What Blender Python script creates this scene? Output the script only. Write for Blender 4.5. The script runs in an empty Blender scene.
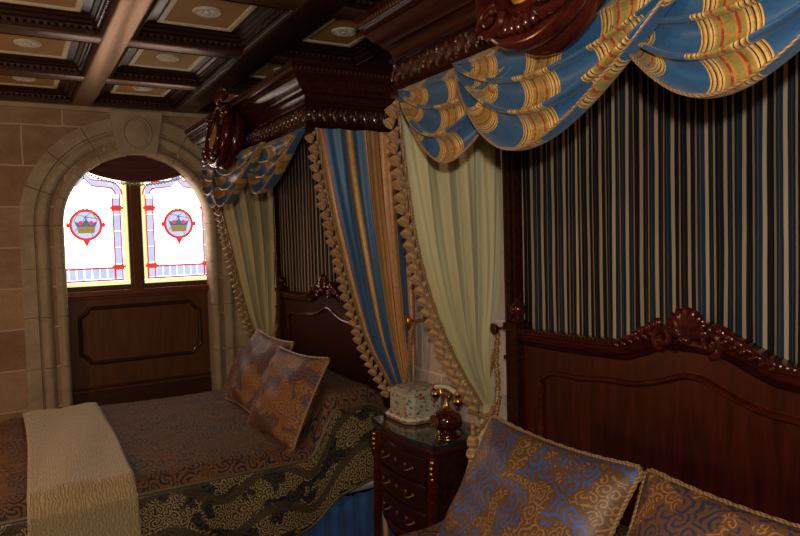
import bpy, math, random
from mathutils import Vector, Matrix
random.seed(7)
S = bpy.context.scene
COL = S.collection
E = 1.68                      # eye height; shapes below are written relative to the eye
PI = math.pi
def lerp(a, b, t): return a + (b - a) * t
def sstep(a, b, x):
    t = max(0, min(1, (x - a) / (b - a))); return t * t * (3 - 2 * t)
def interp(pts, x):
    if x <= pts[0][0]: return pts[0][1]
    for (a, fa), (b, fb) in zip(pts, pts[1:]):
        if x <= b: return lerp(fa, fb, (x - a) / (b - a))
    return pts[-1][1]
def smooth_interp(pts, x):
    # Catmull-Rom through (x,y) points
    if x <= pts[0][0]: return pts[0][1]
    if x >= pts[-1][0]: return pts[-1][1]
    for i in range(len(pts) - 1):
        if x <= pts[i + 1][0]:
            p0 = pts[max(i - 1, 0)]; p1 = pts[i]; p2 = pts[i + 1]; p3 = pts[min(i + 2, len(pts) - 1)]
            t = (x - p1[0]) / (p2[0] - p1[0]); w = p2[0] - p1[0]
            m1 = (p2[1] - p0[1]) / (p2[0] - p0[0]) * w; m2 = (p3[1] - p1[1]) / (p3[0] - p1[0]) * w
            return (2*t**3 - 3*t*t + 1) * p1[1] + (t**3 - 2*t*t + t) * m1 + (3*t*t - 2*t**3) * p2[1] + (t**3 - t*t) * m2

# ------------------------------------------------------------------ mesh builder
class MB:
    def __init__(s, smooth=True):
        s.v = []; s.f = []; s.uv = []; s.smooth = smooth
    def add(s, vs, fs, uvs=None):
        o = len(s.v); s.v += [tuple(p) for p in vs]
        s.f += [tuple(o + i for i in f) for f in fs]
        s.uv += uvs if uvs else [(p[1], p[2]) for p in vs]
        return s
    def box(s, x0, x1, y0, y1, z0, z1):
        vs = [(x, y, z) for x in (x0, x1) for y in (y0, y1) for z in (z0, z1)]
        return s.add(vs, [(0,1,3,2),(4,6,7,5),(0,4,5,1),(2,3,7,6),(0,2,6,4),(1,5,7,3)])
    def grid(s, fn, nu, nv, uvf=None, closeu=False):
        vs = []; uvs = []
        for j in range(nv + 1):
            for i in range(nu + (0 if closeu else 1)):
                u = i / nu; v = j / nv
                p = fn(u, v); vs.append(tuple(p)); uvs.append(uvf(u, v) if uvf else (u, v))
        w = nu if closeu else nu + 1; fs = []
        for j in range(nv):
            for i in range(nu):
                a = j*w + i; b = j*w + (i+1) % w; fs.append((a, b, b + w, a + w))
        return s.add(vs, fs, uvs)
    def tube(s, pts, r, n=8, closed=False, twist=0, lobes=3, depth=.2):
        pts = [Vector(p) for p in pts]; m = len(pts); vs = []; uvs = []; L = 0
        T0 = (pts[1] - pts[0]).normalized()
        up = Vector((0,0,1)) if abs(T0.z) < .9 else Vector((1,0,0))
        N = T0.cross(up).normalized()
        for k, p in enumerate(pts):
            if closed: T = (pts[(k+1) % m] - pts[k-1]).normalized()
            else: T = (pts[min(k+1, m-1)] - pts[max(k-1, 0)]).normalized()
            N = (N - T * N.dot(T)).normalized(); B = T.cross(N)
            if k: L += (p - pts[k-1]).length
            rr = r[k] if isinstance(r, (list, tuple)) else r
            for i in range(n):
                a = 2*PI*i/n
                q = rr * (1 + depth*math.cos(lobes*(a) - twist*L)) if twist else rr
                vs.append(p + N*(q*math.cos(a)) + B*(q*math.sin(a))); uvs.append((i/n, L))
        fs = []
        for k in range(m if closed else m-1):
            for i in range(n):
                a = k*n+i; b = k*n+(i+1) % n; c = ((k+1) % m)*n
                fs.append((a, b, c+(i+1) % n, c+i))
        if not closed: fs += [tuple(range(n))[::-1], tuple(range((m-1)*n, m*n))]
        return s.add(vs, fs, uvs)
    def lathe(s, prof, c=(0,0,0), n=16, axis='z', sx=1, sy=1):
        vs = []; m = len(prof)
        for r, h in prof:
            for i in range(n):
                a = 2*PI*i/n; p, q = r*math.cos(a)*sx, r*math.sin(a)*sy
                d = (p, q, h) if axis == 'z' else ((h, p, q) if axis == 'x' else (q, h, p))
                vs.append((c[0]+d[0], c[1]+d[1], c[2]+d[2]))
        fs = [(k*n+i, k*n+(i+1) % n, (k+1)*n+(i+1) % n, (k+1)*n+i) for k in range(m-1) for i in range(n)]
        fs += [tuple(range(n))[::-1], tuple(range((m-1)*n, m*n))]
        return s.add(vs, fs)
    def ell(s, c, r, n=10, m=6, rot=None):
        vs = []; fs = []
        for j in range(1, m):
            th = PI*j/m
            for i in range(n):
                a = 2*PI*i/n
                vs.append(Vector((r[0]*math.sin(th)*math.cos(a), r[1]*math.sin(th)*math.sin(a), r[2]*math.cos(th))))
        vs += [Vector((0,0,r[2])), Vector((0,0,-r[2]))]
        t, b = len(vs)-2, len(vs)-1
        for j in range(m-2):
            for i in range(n): fs.append((j*n+i, (j+1)*n+i, (j+1)*n+(i+1) % n, j*n+(i+1) % n))
        for i in range(n):
            fs.append((t, i, (i+1) % n)); fs.append((b, (m-2)*n+(i+1) % n, (m-2)*n+i))
        if rot: vs = [rot @ p for p in vs]
        C = Vector(c); return s.add([C+p for p in vs], fs)
    def prism(s, poly, axis, a, b):
        def P(p, d): return (d, p[0], p[1]) if axis == 'x' else ((p[0], d, p[1]) if axis == 'y' else (p[0], p[1], d))
        n = len(poly); vs = [P(p, a) for p in poly] + [P(p, b) for p in poly]
        fs = [tuple(range(n))[::-1], tuple(range(n, 2*n))] + [(i, (i+1) % n, n+(i+1) % n, n+i) for i in range(n)]
        return s.add(vs, fs)
    def strip(s, lo, hi, axis, a, b):
        # closed slab between two equally long 2D polylines, thick from a to b along the axis
        def P(p, d): return (d, p[0], p[1]) if axis == 'x' else ((p[0], d, p[1]) if axis == 'y' else (p[0], p[1], d))
        n = len(lo); vs = [P(p, a) for p in lo]+[P(p, a) for p in hi]+[P(p, b) for p in lo]+[P(p, b) for p in hi]
        fs = []
        for i in range(n-1):
            fs += [(i, i+1, n+i+1, n+i), (2*n+i, 3*n+i, 3*n+i+1, 2*n+i+1), (n+i, n+i+1, 3*n+i+1, 3*n+i), (i, 2*n+i, 2*n+i+1, i+1)]
        fs += [(0, n, 3*n, 2*n), (n-1, 3*n-1, 4*n-1, 2*n-1)]
        return s.add(vs, fs)
    def build(s, name, mat, parent=None, raw=False, loc=None, solid=0, bevel=0, sub=0, offset=0):
        vs = s.v if raw else [(x, y, z+E) for x, y, z in s.v]
        if parent is not None:
            o = Vector((0,0,0)) if raw else wloc(parent); at = Vector((0,0,0))
        elif raw:
            o = Vector((0,0,0)); at = Vector(loc or (0,0,0))
        else:
            xs = [p[0] for p in vs]; ys = [p[1] for p in vs]
            o = Vector(((min(xs)+max(xs))/2, (min(ys)+max(ys))/2, min(p[2] for p in vs))); at = o
        me = bpy.data.meshes.new(name)
        me.from_pydata([tuple(Vector(p)-o) for p in vs], [], s.f)
        uvl = me.uv_layers.new(name='UVMap')
        for lp in me.loops: uvl.data[lp.index].uv = s.uv[lp.vertex_index]
        for p in me.polygons: p.use_smooth = s.smooth
        if s.smooth: me.set_sharp_from_angle(angle=math.radians(42))
        ob = bpy.data.objects.new(name, me); COL.objects.link(ob)
        ob.location = at
        if parent is not None: ob.parent = parent
        me.materials.append(mat)
        if solid:
            md = ob.modifiers.new('thick', 'SOLIDIFY'); md.thickness = solid; md.offset = offset
        if bevel:
            md = ob.modifiers.new('bevel', 'BEVEL'); md.width = bevel; md.segments = 2; md.limit_method = 'ANGLE'
        if sub:
            md = ob.modifiers.new('sub', 'SUBSURF'); md.levels = sub; md.render_levels = sub
        return ob
def wloc(o):
    v = Vector((0,0,0))
    while o is not None: v += o.location; o = o.parent
    return v
def thing(name, label, cat, loc, group=None):
    o = bpy.data.objects.new(name, None); COL.objects.link(o)
    o.location = (loc[0], loc[1], loc[2]+E); o.empty_display_size = .1
    return tag(o, label, cat, group)
def tag(o, label=None, cat=None, group=None):
    if label: o['label'] = label
    if cat: o['category'] = cat
    if group: o['group'] = group
    return o
def struct(o): o['kind'] = 'structure'; return o

# ------------------------------------------------------------------ materials
class NT:
    def __init__(s, name):
        s.m = bpy.data.materials.new(name); s.m.use_nodes = True
        s.t = s.m.node_tree; s.n = s.t.nodes; s.b = s.n['Principled BSDF']
    def node(s, typ, **k):
        n = s.n.new(typ)
        for a, b in k.items(): setattr(n, a, b)
        return n
    def put(s, sock, val):
        if isinstance(val, bpy.types.NodeSocket): s.t.links.new(val, sock)
        elif val is not None:
            if sock.type == 'RGBA' and not isinstance(val, (int, float)) and len(val) == 3: val = (*val, 1)
            sock.default_value = val
    def math(s, op, a, b=None, c=None, clamp=False):
        n = s.node('ShaderNodeMath', operation=op, use_clamp=clamp)
        s.put(n.inputs[0], a)
        if b is not None: s.put(n.inputs[1], b)
        if c is not None: s.put(n.inputs[2], c)
        return n.outputs[0]
    def vm(s, op, a, b=None, out=0):
        n = s.node('ShaderNodeVectorMath', operation=op); s.put(n.inputs[0], a)
        if b is not None:
            if op == 'SCALE': s.put(n.inputs['Scale'], b)
            else: s.put(n.inputs[1], b)
        return n.outputs[out]
    def mix(s, f, a, b, blend='MIX'):
        n = s.node('ShaderNodeMix', data_type='RGBA', blend_type=blend)
        s.put(n.inputs[0], f); s.put(n.inputs[6], a); s.put(n.inputs[7], b); return n.outputs[2]
    def noise(s, vec, scale, detail=3, rough=.5, dist=0, col=False):
        n = s.node('ShaderNodeTexNoise'); s.put(n.inputs['Vector'], vec); n.inputs['Scale'].default_value = scale
        n.inputs['Detail'].default_value = detail; n.inputs['Roughness'].default_value = rough; n.inputs['Distortion'].default_value = dist
        return n.outputs['Color' if col else 'Fac']
    def ramp(s, f, stops, mode='LINEAR'):
        n = s.node('ShaderNodeValToRGB'); cr = n.color_ramp; cr.interpolation = mode
        while len(cr.elements) > 1: cr.elements.remove(cr.elements[-1])
        cr.elements[0].position = stops[0][0]; cr.elements[0].color = (*stops[0][1], 1)
        for p, c in stops[1:]:
            e = cr.elements.new(p); e.color = (*c, 1)
        s.put(n.inputs[0], f); return n.outputs[0]
    def obj(s): return s.node('ShaderNodeTexCoord').outputs['Object']
    def geo(s): return s.node('ShaderNodeNewGeometry').outputs['Position']
    def uv(s): return s.node('ShaderNodeTexCoord').outputs['UV']
    def bump(s, h, strength=.3, dist=.01):
        n = s.node('ShaderNodeBump'); n.inputs['Strength'].default_value = strength; n.inputs['Distance'].default_value = dist
        s.put(n.inputs['Height'], h); s.t.links.new(n.outputs[0], s.b.inputs['Normal']); return n
    def fin(s, col=None, rough=None, metal=None, coat=None, sheen=None, spec=None, sub=None):
        for k, v in (('Base Color', col), ('Roughness', rough), ('Metallic', metal), ('Coat Weight', coat), ('Sheen Weight', sheen), ('Specular IOR Level', spec)):
            if v is not None: s.put(s.b.inputs[k], v)
        return s.m
def m_plain(name, col, rough=.5, metal=0, coat=0, nscale=30, var=.25, bump=0, sheen=0):
    t = NT(name); p = t.obj(); n = t.noise(p, nscale, 4)
    c = t.mix(n, tuple(x*(1-var) for x in col), tuple(min(1, x*(1+var)) for x in col))
    if bump: t.bump(n, bump, .004)
    t.b.inputs['Coat Roughness'].default_value = .12
    return t.fin(c, rough, metal, coat, sheen)
def m_wood(name, c1, c2, rough=.28, coat=.5, axis='y', scale=6):
    t = NT(name); p = t.geo()
    sc = {'x': (1, 9, 9), 'y': (9, 1, 9), 'z': (9, 9, 1)}[axis]
    q = t.vm('MULTIPLY', p, sc)
    n = t.noise(q, scale, 5, .6, .6)
    c = t.ramp(n, [(.3, c1), (.5, tuple((a+b)/2 for a, b in zip(c1, c2))), (.7, c2)])
    t.bump(n, .05, .002); t.b.inputs['Coat Roughness'].default_value = .15
    t.b.inputs['Coat Tint'].default_value = (1, .7, .55, 1); t.b.inputs['Specular Tint'].default_value = (1, .62, .45, 1)
    return t.fin(c, rough, 0, coat)
MAH = m_wood('mahogany', (.012, .0028, .002), (.04, .008, .005), .24, .0)
MAH_RED = m_wood('polished red mahogany', (.022, .004, .003), (.075, .011, .008), .2, .45)
MAH_V = m_wood('mahogany flame veneer', (.018, .0028, .0018), (.06, .008, .004), .34, .0, 'z', 3.5)
BEAM_SHEEN = m_wood('ceiling beam with painted sheen', (.15, .105, .07), (.25, .18, .12), .34, .0); BEAM_SHEEN.node_tree.nodes['Principled BSDF'].inputs['Metallic'].default_value = .6  # same wood as the other beams; window reflection put into colour and metallic
CROSS_SHEEN = m_wood('crossbeam wood with painted light', (.06, .03, .018), (.11, .055, .034), .36, .0, 'x'); CROSS_SHEEN.node_tree.nodes['Principled BSDF'].inputs['Metallic'].default_value = .3  # lighter copy of the beam wood; its lit look sits in the base colour
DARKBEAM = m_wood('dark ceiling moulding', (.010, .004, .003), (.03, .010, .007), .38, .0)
OAK = m_wood('brown oak panel', (.075, .027, .009), (.125, .046, .016), .5, .05, 'z', 3)
CARVED = m_plain('gilt brown carving', (.07, .028, .014), .25, .2, .3, 60, .5)
GOLD = m_plain('aged brass', (.55, .30, .10), .25, 1, 0, 20, .2)
DBRASS = m_plain('dull brass', (.16, .08, .03), .42, .8)
MARBLE = m_plain('black marble', (.012, .015, .016), .12, 0, .5, 12, .8)
PORCE = m_plain('oxblood porcelain', (.045, .004, .007), .08, 0, 1, 8, .2)
CREAMENAMEL = m_plain('cream enamel', (.75, .62, .42), .25, 0, .5)
WHITEL = m_plain('white linen', (.7, .72, .75), .8)
BLUESATIN = m_plain('blue satin', (.02, .09, .26), .7, 0, 0, 14, .35, .4, .4)
CARPET = m_plain('dark carpet', (.06, .03, .02), .95, 0, 0, 200, .5, .6)
PLASTER = m_plain('warm plaster', (.22, .15, .09), .9)
REDFAB = m_plain('wine red velvet', (.09, .008, .006), .7, 0, 0, 60, .4, .3, .4)
ROSETTE = m_plain('ivory plaster rosette', (.62, .6, .5), .6, 0, 0, 30, .2)
IVORY = m_plain('ivory painted moulding', (.62, .56, .38), .55, 0, 0, 12, .12)
OCHRE = m_plain('ochre grasscloth', (.36, .20, .05), .8, 0, 0, 160, .35, .3)
CAME = m_plain('lead came', (.03, .03, .03), .5)

def m_stone(name, plane, w, h, ca, cb, mort, off=(0,0), joints=True, bs=.5):
    t = NT(name); p = t.geo()
    sp = t.node('ShaderNodeSeparateXYZ'); t.put(sp.inputs[0], p)
    cb_ = t.node('ShaderNodeCombineXYZ')
    a = t.math('ADD', sp.outputs['X' if plane == 'y' else 'Y'], off[0]); b = t.math('ADD', sp.outputs['Z'], off[1])
    t.put(cb_.inputs[0], a); t.put(cb_.inputs[1], b)
    n1 = t.noise(p, 4.5, 6, .68, .5); n2 = t.noise(p, 22, 5, .65)
    fac = n1; mortar = None
    if joints:
        wob = t.vm('ADD', cb_.outputs[0], t.vm('SCALE', t.noise(p, 12, 2, .5, 0, True), .012))
        br = t.node('ShaderNodeTexBrick'); t.put(br.inputs['Vector'], wob)
        br.inputs['Scale'].default_value = 1; br.inputs['Brick Width'].default_value = w; br.inputs['Row Height'].default_value = h
        br.inputs['Mortar Size'].default_value = .007; br.inputs['Mortar Smooth'].default_value = .4; br.inputs['Bias'].default_value = 0
        br.inputs['Color1'].default_value = (0,0,0,1); br.inputs['Color2'].default_value = (1,1,1,1); br.inputs['Mortar'].default_value = (.5,.5,.5,1)
        fac = t.math('ADD', t.math('MULTIPLY', n1, .8), t.math('MULTIPLY', br.outputs['Color'], .28)); mortar = br.outputs['Fac']
    c = t.ramp(fac, [(.25, ca), (.5, tuple((x+y)/2 for x, y in zip(ca, cb))), (.75, cb)])
    c = t.mix(t.math('MULTIPLY', n2, .55), c, tuple(x*.45 for x in ca))
    hgt = n2
    if mortar:
        c = t.mix(t.math('MULTIPLY', mortar, .8), c, mort); hgt = t.math('SUBTRACT', t.math('MULTIPLY', n2, .4), mortar)
    t.bump(hgt, bs, .006)
    return t.fin(c, .85)
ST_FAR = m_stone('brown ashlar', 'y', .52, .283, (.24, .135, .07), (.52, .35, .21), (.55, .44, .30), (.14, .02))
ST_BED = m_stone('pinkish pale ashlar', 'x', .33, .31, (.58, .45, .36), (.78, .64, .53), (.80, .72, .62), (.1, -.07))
ST_TRIM = m_stone('carved sandstone', 'y', .5, .3, (.36, .27, .17), (.62, .50, .34), (0,0,0), (0,0), False, .3)

# stripe fabrics; UV.x is metres across the cloth, UV.y metres down it
CR = (.78, .50, .16); GD = (.52, .24, .04); OL = (.30, .24, .05); RD = (.36, .04, .02); DK = (.012, .01, .01); BL = (.032, .108, .215)
def m_stripes(name, half=.064, period=.25, thin=False, shift=0, rough=.38):
    t = NT(name); uv = t.uv(); sp = t.node('ShaderNodeSeparateXYZ'); t.put(sp.inputs[0], uv)
    s = t.math('ADD', sp.outputs[0], shift)
    f = t.math('PINGPONG', s, period/2)                # distance from a band centre
    r = t.math('DIVIDE', f, period/2)
    k = half/(period/2)
    st = [(0, OL), (.10*k, OL), (.14*k, GD), (.22*k, RD), (.30*k, RD), (.32*k, OL), (.44*k, GD), (.50*k, CR), (.56*k, DK), (.60*k, CR), (.68*k, GD), (.74*k, DK), (.78*k, CR), (.86*k, GD), (.91*k, DK), (.94*k, CR), (.985*k, GD), (k, BL)]
    if thin: st += [(.94, BL), (.95, CR), (1, GD)]
    c = t.ramp(r, st, 'CONSTANT')
    iv = t.noise(uv, 26, 4, .6, 1.5)
    c = t.mix(t.math('MULTIPLY', t.math('GREATER_THAN', iv, .56), .35), c, t.mix(1, c, (.45, .5, .75), 'MULTIPLY'))
    # brocade flecks on the gold band
    v = t.node('ShaderNodeTexVoronoi'); t.put(v.inputs['Vector'], uv); v.inputs['Scale'].default_value = 60
    on = t.math('MULTIPLY', t.math('LESS_THAN', r, .5*k), t.math('LESS_THAN', v.outputs['Distance'], .35))
    c = t.mix(t.math('MULTIPLY', on, .6), c, GD)
    w = t.noise(t.vm('MULTIPLY', uv, (300, 20, 1)), 1, 2)
    t.bump(t.math('ADD', iv, t.math('MULTIPLY', w, .3)), .25, .003)
    return t.fin(c, rough, .1, 0, .12)
FAB_SWAG = m_stripes('blue and gold brocade')
FAB_CURT = m_stripes('blue and gold brocade stripe', .075, .30, True, .155)
def m_sage():
    t = NT('sage satin lining'); uv = t.uv()
    n = t.noise(t.vm('MULTIPLY', uv, (14, 1.5, 1)), 2, 3)
    c = t.mix(n, (.46, .39, .18), (.60, .52, .27)); t.bump(n, .2, .01)
    return t.fin(c, .5, 0, 0, .4)
SAGE = m_sage()
def m_hang():
    t = NT('beige striped dark hanging'); uv = t.uv(); sp = t.node('ShaderNodeSeparateXYZ'); t.put(sp.inputs[0], uv)
    s = t.math('DIVIDE', t.math('ADD', sp.outputs[0], t.math('MULTIPLY', t.noise(t.vm('MULTIPLY', uv, (5, 1, 1)), 2, 2), .012)), .029)
    fr = t.math('FRACT', s); fl = t.math('FLOOR', s)
    wn = t.node('ShaderNodeTexWhiteNoise', noise_dimensions='1D'); t.put(wn.inputs['W'], fl)
    dark = t.ramp(wn.outputs['Value'], [(0, (.004, .004, .005)), (.3, (.005, .014, .025)), (.55, (.004, .004, .005)), (.7, (.008, .022, .040)), (.85, (.005, .008, .008))], 'CONSTANT')
    beige = t.mix(wn.outputs['Value'], (.27, .185, .105), (.40, .29, .17))
    b = t.math('LESS_THAN', fr, .31)
    thinw = t.math('MULTIPLY', t.math('GREATER_THAN', fr, .62), t.math('LESS_THAN', fr, .70))
    c = t.mix(b, dark, beige); c = t.mix(t.math('MULTIPLY', thinw, t.math('MULTIPLY', wn.outputs['Value'], .6)), c, (.12, .12, .10))
    return t.fin(c, .8, 0, 0, 0, .2)
HANG = m_hang()
def m_curtain():
    t = NT('striped curtain brocade'); uv = t.uv(); sp = t.node('ShaderNodeSeparateXYZ'); t.put(sp.inputs[0], uv)
    u = t.math('DIVIDE', sp.outputs[0], 1.15)
    OR = (.50, .20, .05); O2 = (.60, .36, .12)
    st = [(0, O2), (.05, RD), (.065, BL), (.29, GD), (.31, CR), (.34, GD), (.36, BL), (.47, O2), (.485, RD), (.50, O2), (.53, OL), (.545, OR), (.57, O2), (.595, OR), (.62, O2), (.65, RD), (.665, O2), (.695, OR), (.715, O2), (.74, OR), (.76, OL), (.775, O2), (.79, RD), (.80, BL), (.92, GD), (.94, CR), (.96, RD)]
    c = t.ramp(u, st, 'CONSTANT')
    iv = t.noise(uv, 22, 5, .65, 1.5); c = t.mix(t.math('MULTIPLY', t.math('GREATER_THAN', iv, .54), .4), c, t.mix(1, c, (.5, .5, .6), 'MULTIPLY'))
    t.bump(iv, .25, .003)
    return t.fin(c, .45, .1, 0, .3)
FAB_STR = m_curtain()
def m_damask(name, ground, inks, sc=1., metal=.35, rough=.42, bands=False, th1=.15, gate=(.495, .47)):
    """scrolls: spiral arms round the centres of scattered cells, two sizes"""
    t = NT(name); uv = t.uv()
    uvd = t.vm('ADD', uv, t.vm('SCALE', t.noise(uv, 9*sc, 2, .5, 0, True), (.08)/sc))
    masks = []
    for scale, fq, arms, th, off in ((9*sc, 9., 2, th1, 0), (17*sc, 7., 1, th1+.1, 3.7)):
        q = t.vm('ADD', uvd, (off, off, 0))
        v = t.node('ShaderNodeTexVoronoi', voronoi_dimensions='2D'); t.put(v.inputs['Vector'], q); v.inputs['Scale'].default_value = scale
        v.inputs['Randomness'].default_value = .8
        d = t.vm('SUBTRACT', q, v.outputs['Position'])
        sp = t.node('ShaderNodeSeparateXYZ'); t.put(sp.inputs[0], d)
        ang = t.math('ARCTAN2', sp.outputs[1], sp.outputs[0])
        sg = t.math('SUBTRACT', t.math('MULTIPLY', t.math('GREATER_THAN', sp.outputs[0], 0), 0), -1)
        ph = t.math('ADD', t.math('MULTIPLY', ang, arms), t.math('MULTIPLY', v.outputs['Distance'], fq*2.2))
        s = t.math('MULTIPLY', t.math('SINE', ph), 1)
        masks.append(t.math('GREATER_THAN', s, th))
    big = t.noise(uv, 4.2*sc, 2, .5, .8)
    a = t.math('MULTIPLY', masks[0], t.math('GREATER_THAN', big, gate[0]))
    b = t.math('MULTIPLY', masks[1], t.math('LESS_THAN', big, gate[1]))
    c = t.mix(a, ground, inks[0]); c = t.mix(b, c, inks[1])
    if bands:
        # wavy leaf bands with denser gold between them
        sp = t.node('ShaderNodeSeparateXYZ'); t.put(sp.inputs[0], uv)
        w = t.math('SINE', t.math('ADD', t.math('MULTIPLY', sp.outputs[1], 30), t.math('MULTIPLY', t.math('SINE', t.math('MULTIPLY', sp.outputs[0], 13)), 1.7)))
        c = t.mix(t.math('MULTIPLY', t.math('GREATER_THAN', w, .72), .85), c, ground)
    n = t.noise(uv, 220, 2); c = t.mix(t.math('MULTIPLY', n, .35), c, tuple(x*.3 for x in ground))
    t.bump(t.math('ADD', t.math('ADD', a, b), t.noise(uv, 30, 3)), .35, .004)
    return t.fin(c, rough, metal, 0, 0)
DAM_TOP = m_damask('copper and navy matelasse', (.21, .088, .034), ((.010, .012, .025), (.07, .028, .018)), 1.7, .0, .8)
DAM_SIDE = m_damask('navy and gold damask', (.085, .055, .026), ((.010, .016, .030), (.60, .40, .15)), 1.8, .2, .5, True, .1, (.42, .58))
DAM_PIL = m_damask('copper damask with blue scrolls', (.16, .075, .035), ((.05, .13, .42), (.42, .21, .05)), 1.7, .15, .5, False, .4)
DAM_PIL2 = m_damask('copper damask with gold scrolls', (.19, .078, .034), ((.03, .04, .10), (.50, .22, .05)), 1.7, .0, .65, False, .35)
def m_rope(name, c1, c2, k=160):
    t = NT(name); uv = t.uv(); sp = t.node('ShaderNodeSeparateXYZ'); t.put(sp.inputs[0], uv)
    w = t.math('SINE', t.math('ADD', t.math('MULTIPLY', sp.outputs[0], 6.283*3), t.math('MULTIPLY', sp.outputs[1], -k*3)))
    c = t.mix(t.math('GREATER_THAN', w, 0), c1, c2)
    return t.fin(c, .45, .1, 0, .3)
ROPE = m_rope('gold twisted cord', (.40, .21, .05), (.20, .08, .02))
def m_tassel():
    t = NT('gold and brown fringe'); p = t.obj()
    n = t.noise(t.vm('MULTIPLY', p, (200, 200, 20)), 1, 3)
    g = t.node('ShaderNodeSeparateXYZ'); t.put(g.inputs[0], p)
    k = t.math('GREATER_THAN', t.math('FRACT', t.math('MULTIPLY', g.outputs[2], 45)), .55)
    c = t.mix(k, t.mix(n, (.28, .12, .025), (.46, .24, .055)), t.mix(n, (.42, .25, .07), (.60, .40, .15)))
    return t.fin(c, .5, .05, 0, .3)
TASSEL = m_tassel()
def m_throw():
    t = NT('cream chenille'); uv = t.uv()
    a = t.node('ShaderNodeTexWave'); t.put(a.inputs['Vector'], uv); a.inputs['Scale'].default_value = 24; a.inputs['Distortion'].default_value = 9; a.inputs['Detail'].default_value = 2; a.inputs['Detail Scale'].default_value = 1.4
    n = t.noise(uv, 140, 3)
    c = t.mix(a.outputs['Fac'], (.40, .28, .12), (.60, .44, .21)); c = t.mix(t.math('MULTIPLY', n, .4), c, (.25, .17, .08))
    t.bump(t.math('ADD', a.outputs['Fac'], n), .5, .006)
    return t.fin(c, .8, 0, 0, .4)
THROW = m_throw()
def m_floral():
    t = NT('floral tapestry on cream'); p = t.obj()
    v = t.node('ShaderNodeTexVoronoi'); t.put(v.inputs['Vector'], t.vm('ADD', p, t.vm('SCALE', t.noise(p, 30, 2, .5, 0, True), .02))); v.inputs['Scale'].default_value = 55
    sp = t.node('ShaderNodeSeparateColor'); t.put(sp.inputs[0], v.outputs['Color'])
    spot = t.math('MULTIPLY', t.math('LESS_THAN', v.outputs['Distance'], .42), t.math('GREATER_THAN', sp.outputs[1], .45))
    fc = t.ramp(sp.outputs[0], [(0, (.35, .05, .04)), (.3, (.10, .16, .09)), (.55, (.45, .22, .08)), (.75, (.12, .13, .17))], 'CONSTANT')
    n = t.noise(p, 60, 3, .6, 1)
    base = t.mix(t.math('GREATER_THAN', n, .58), (.46, .42, .30), (.27, .26, .15))
    return t.fin(t.mix(spot, base, fc), .6)
FLORAL = m_floral()
def m_glow(name, col, st, var=.15):
    t = NT(name); n = t.noise(t.geo(), 9, 3)
    c = t.mix(n, tuple(x*(1-var) for x in col), col)
    t.put(t.b.inputs['Emission Color'], c); t.b.inputs['Emission Strength'].default_value = st
    return t.fin(tuple(x*.3 for x in col), .15)
G_WHITE = m_glow('backlit clear glass', (1, .92, .78), 5)
G_BLUE = m_glow('backlit pale blue glass', (.50, .58, .86), 1.3, .35)
G_RED = m_glow('backlit red glass', (.95, .06, .04), .85, .3)
G_LIME = m_glow('backlit yellow green glass', (.92, .93, .42), 1.1, .3)
G_GOLD = m_glow('backlit amber glass', (.62, .42, .10), .55)
G_BALL = m_glow('backlit magenta glass', (1, .04, .16), 1.2)
G_TEAL = m_glow('backlit slate glass', (.16, .25, .32), .6)

# ------------------------------------------------------------------ room
XW, YD, ZC = 1.80, 5.30, .985          # bed wall, window wall, underside of ceiling beams
FZ = -E; XL, YB, ZT = -2.2, -2.0, 1.10
struct(MB(False).box(XL-.1, XW+.1, YB-.1, YD+.35, FZ-.1, FZ).build('floor', CARPET))
struct(MB(False).box(XL-.1, XW+.1, YB-.1, YD+.35, ZT, ZT+.1).build('ceiling', DARKBEAM))
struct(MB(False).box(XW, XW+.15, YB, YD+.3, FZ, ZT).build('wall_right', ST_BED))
struct(MB(False).box(XL-.15, XL, YB, YD+.3, FZ, ZT).build('wall_left', PLASTER))
struct(MB(False).box(XL, XW, YB-.15, YB, FZ, ZT).build('wall_back', PLASTER))
AC, AZ, AR, AO = .86, .14, .515, .79   # window arch: centre x, springing, inner and outer radius
def arch_path(R, n=36, zb=FZ):
    return [(AC-R, zb)] + [(AC-R*math.cos(PI*i/n), AZ+R*math.sin(PI*i/n)) for i in range(n+1)] + [(AC+R, zb)]
mb = MB(False)
mb.box(XL, AC-AR, YD, YD+.28, FZ, ZT).box(AC+AR, XW, YD, YD+.28, FZ, ZT)
ap = [(AC-AR*math.cos(PI*i/36), AZ+AR*math.sin(PI*i/36)) for i in range(37)]
mb.strip(ap, [(x, ZT) for x, z in ap], 'y', YD, YD+.28)
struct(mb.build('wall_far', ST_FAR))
# carved surround, block by block with thin joints
prof = [(-.004, -.13), (-.004, .0), (.006, .022), (.02, .034), (.036, .034), (.05, .022), (.056, .006), (.07, -.004), (.09, 0), (.10, .018), (.114, .034), (.132, .040), (.15, .034), (.162, .018), (.17, .006), (.18, .006), (.186, .03), (.275, .034), (.275, -.02)]
def surround_block(mb, stations):
    # stations: list of functions r -> (x, z)
    m = len(prof); vs = []; fs = []
    for st in stations:
        for r, d in prof:
            x, z = st(AR+r); vs.append((x, YD-d, z))
    k = len(stations)
    for j in range(k-1):
        for i in range(m-1): fs.append((j*m+i, j*m+i+1, (j+1)*m+i+1, (j+1)*m+i))
    fs += [tuple(range(m)), tuple(range((k-1)*m, k*m))[::-1]]
    mb.add(vs, fs)
mb = MB()
jz = [FZ, -1.25, -.86, -.50, -.16, AZ]
for sgn in (-1, 1):
    for a, b in zip(jz, jz[1:]):
        surround_block(mb, [(lambda r, z=z: (AC+sgn*r, z)) for z in (a+.002, b-.002)])
    na = 4
    for k in range(na):
        a0 = k*(PI/2-.14)/na+.004; a1 = (k+1)*(PI/2-.14)/na-.004
        surround_block(mb, [(lambda r, a=a: (AC+sgn*r*math.cos(a), AZ+r*math.sin(a))) for a in [lerp(a0, a1, i/6) for i in range(7)]])
tr = struct(mb.build('trim_1', ST_TRIM))
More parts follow.
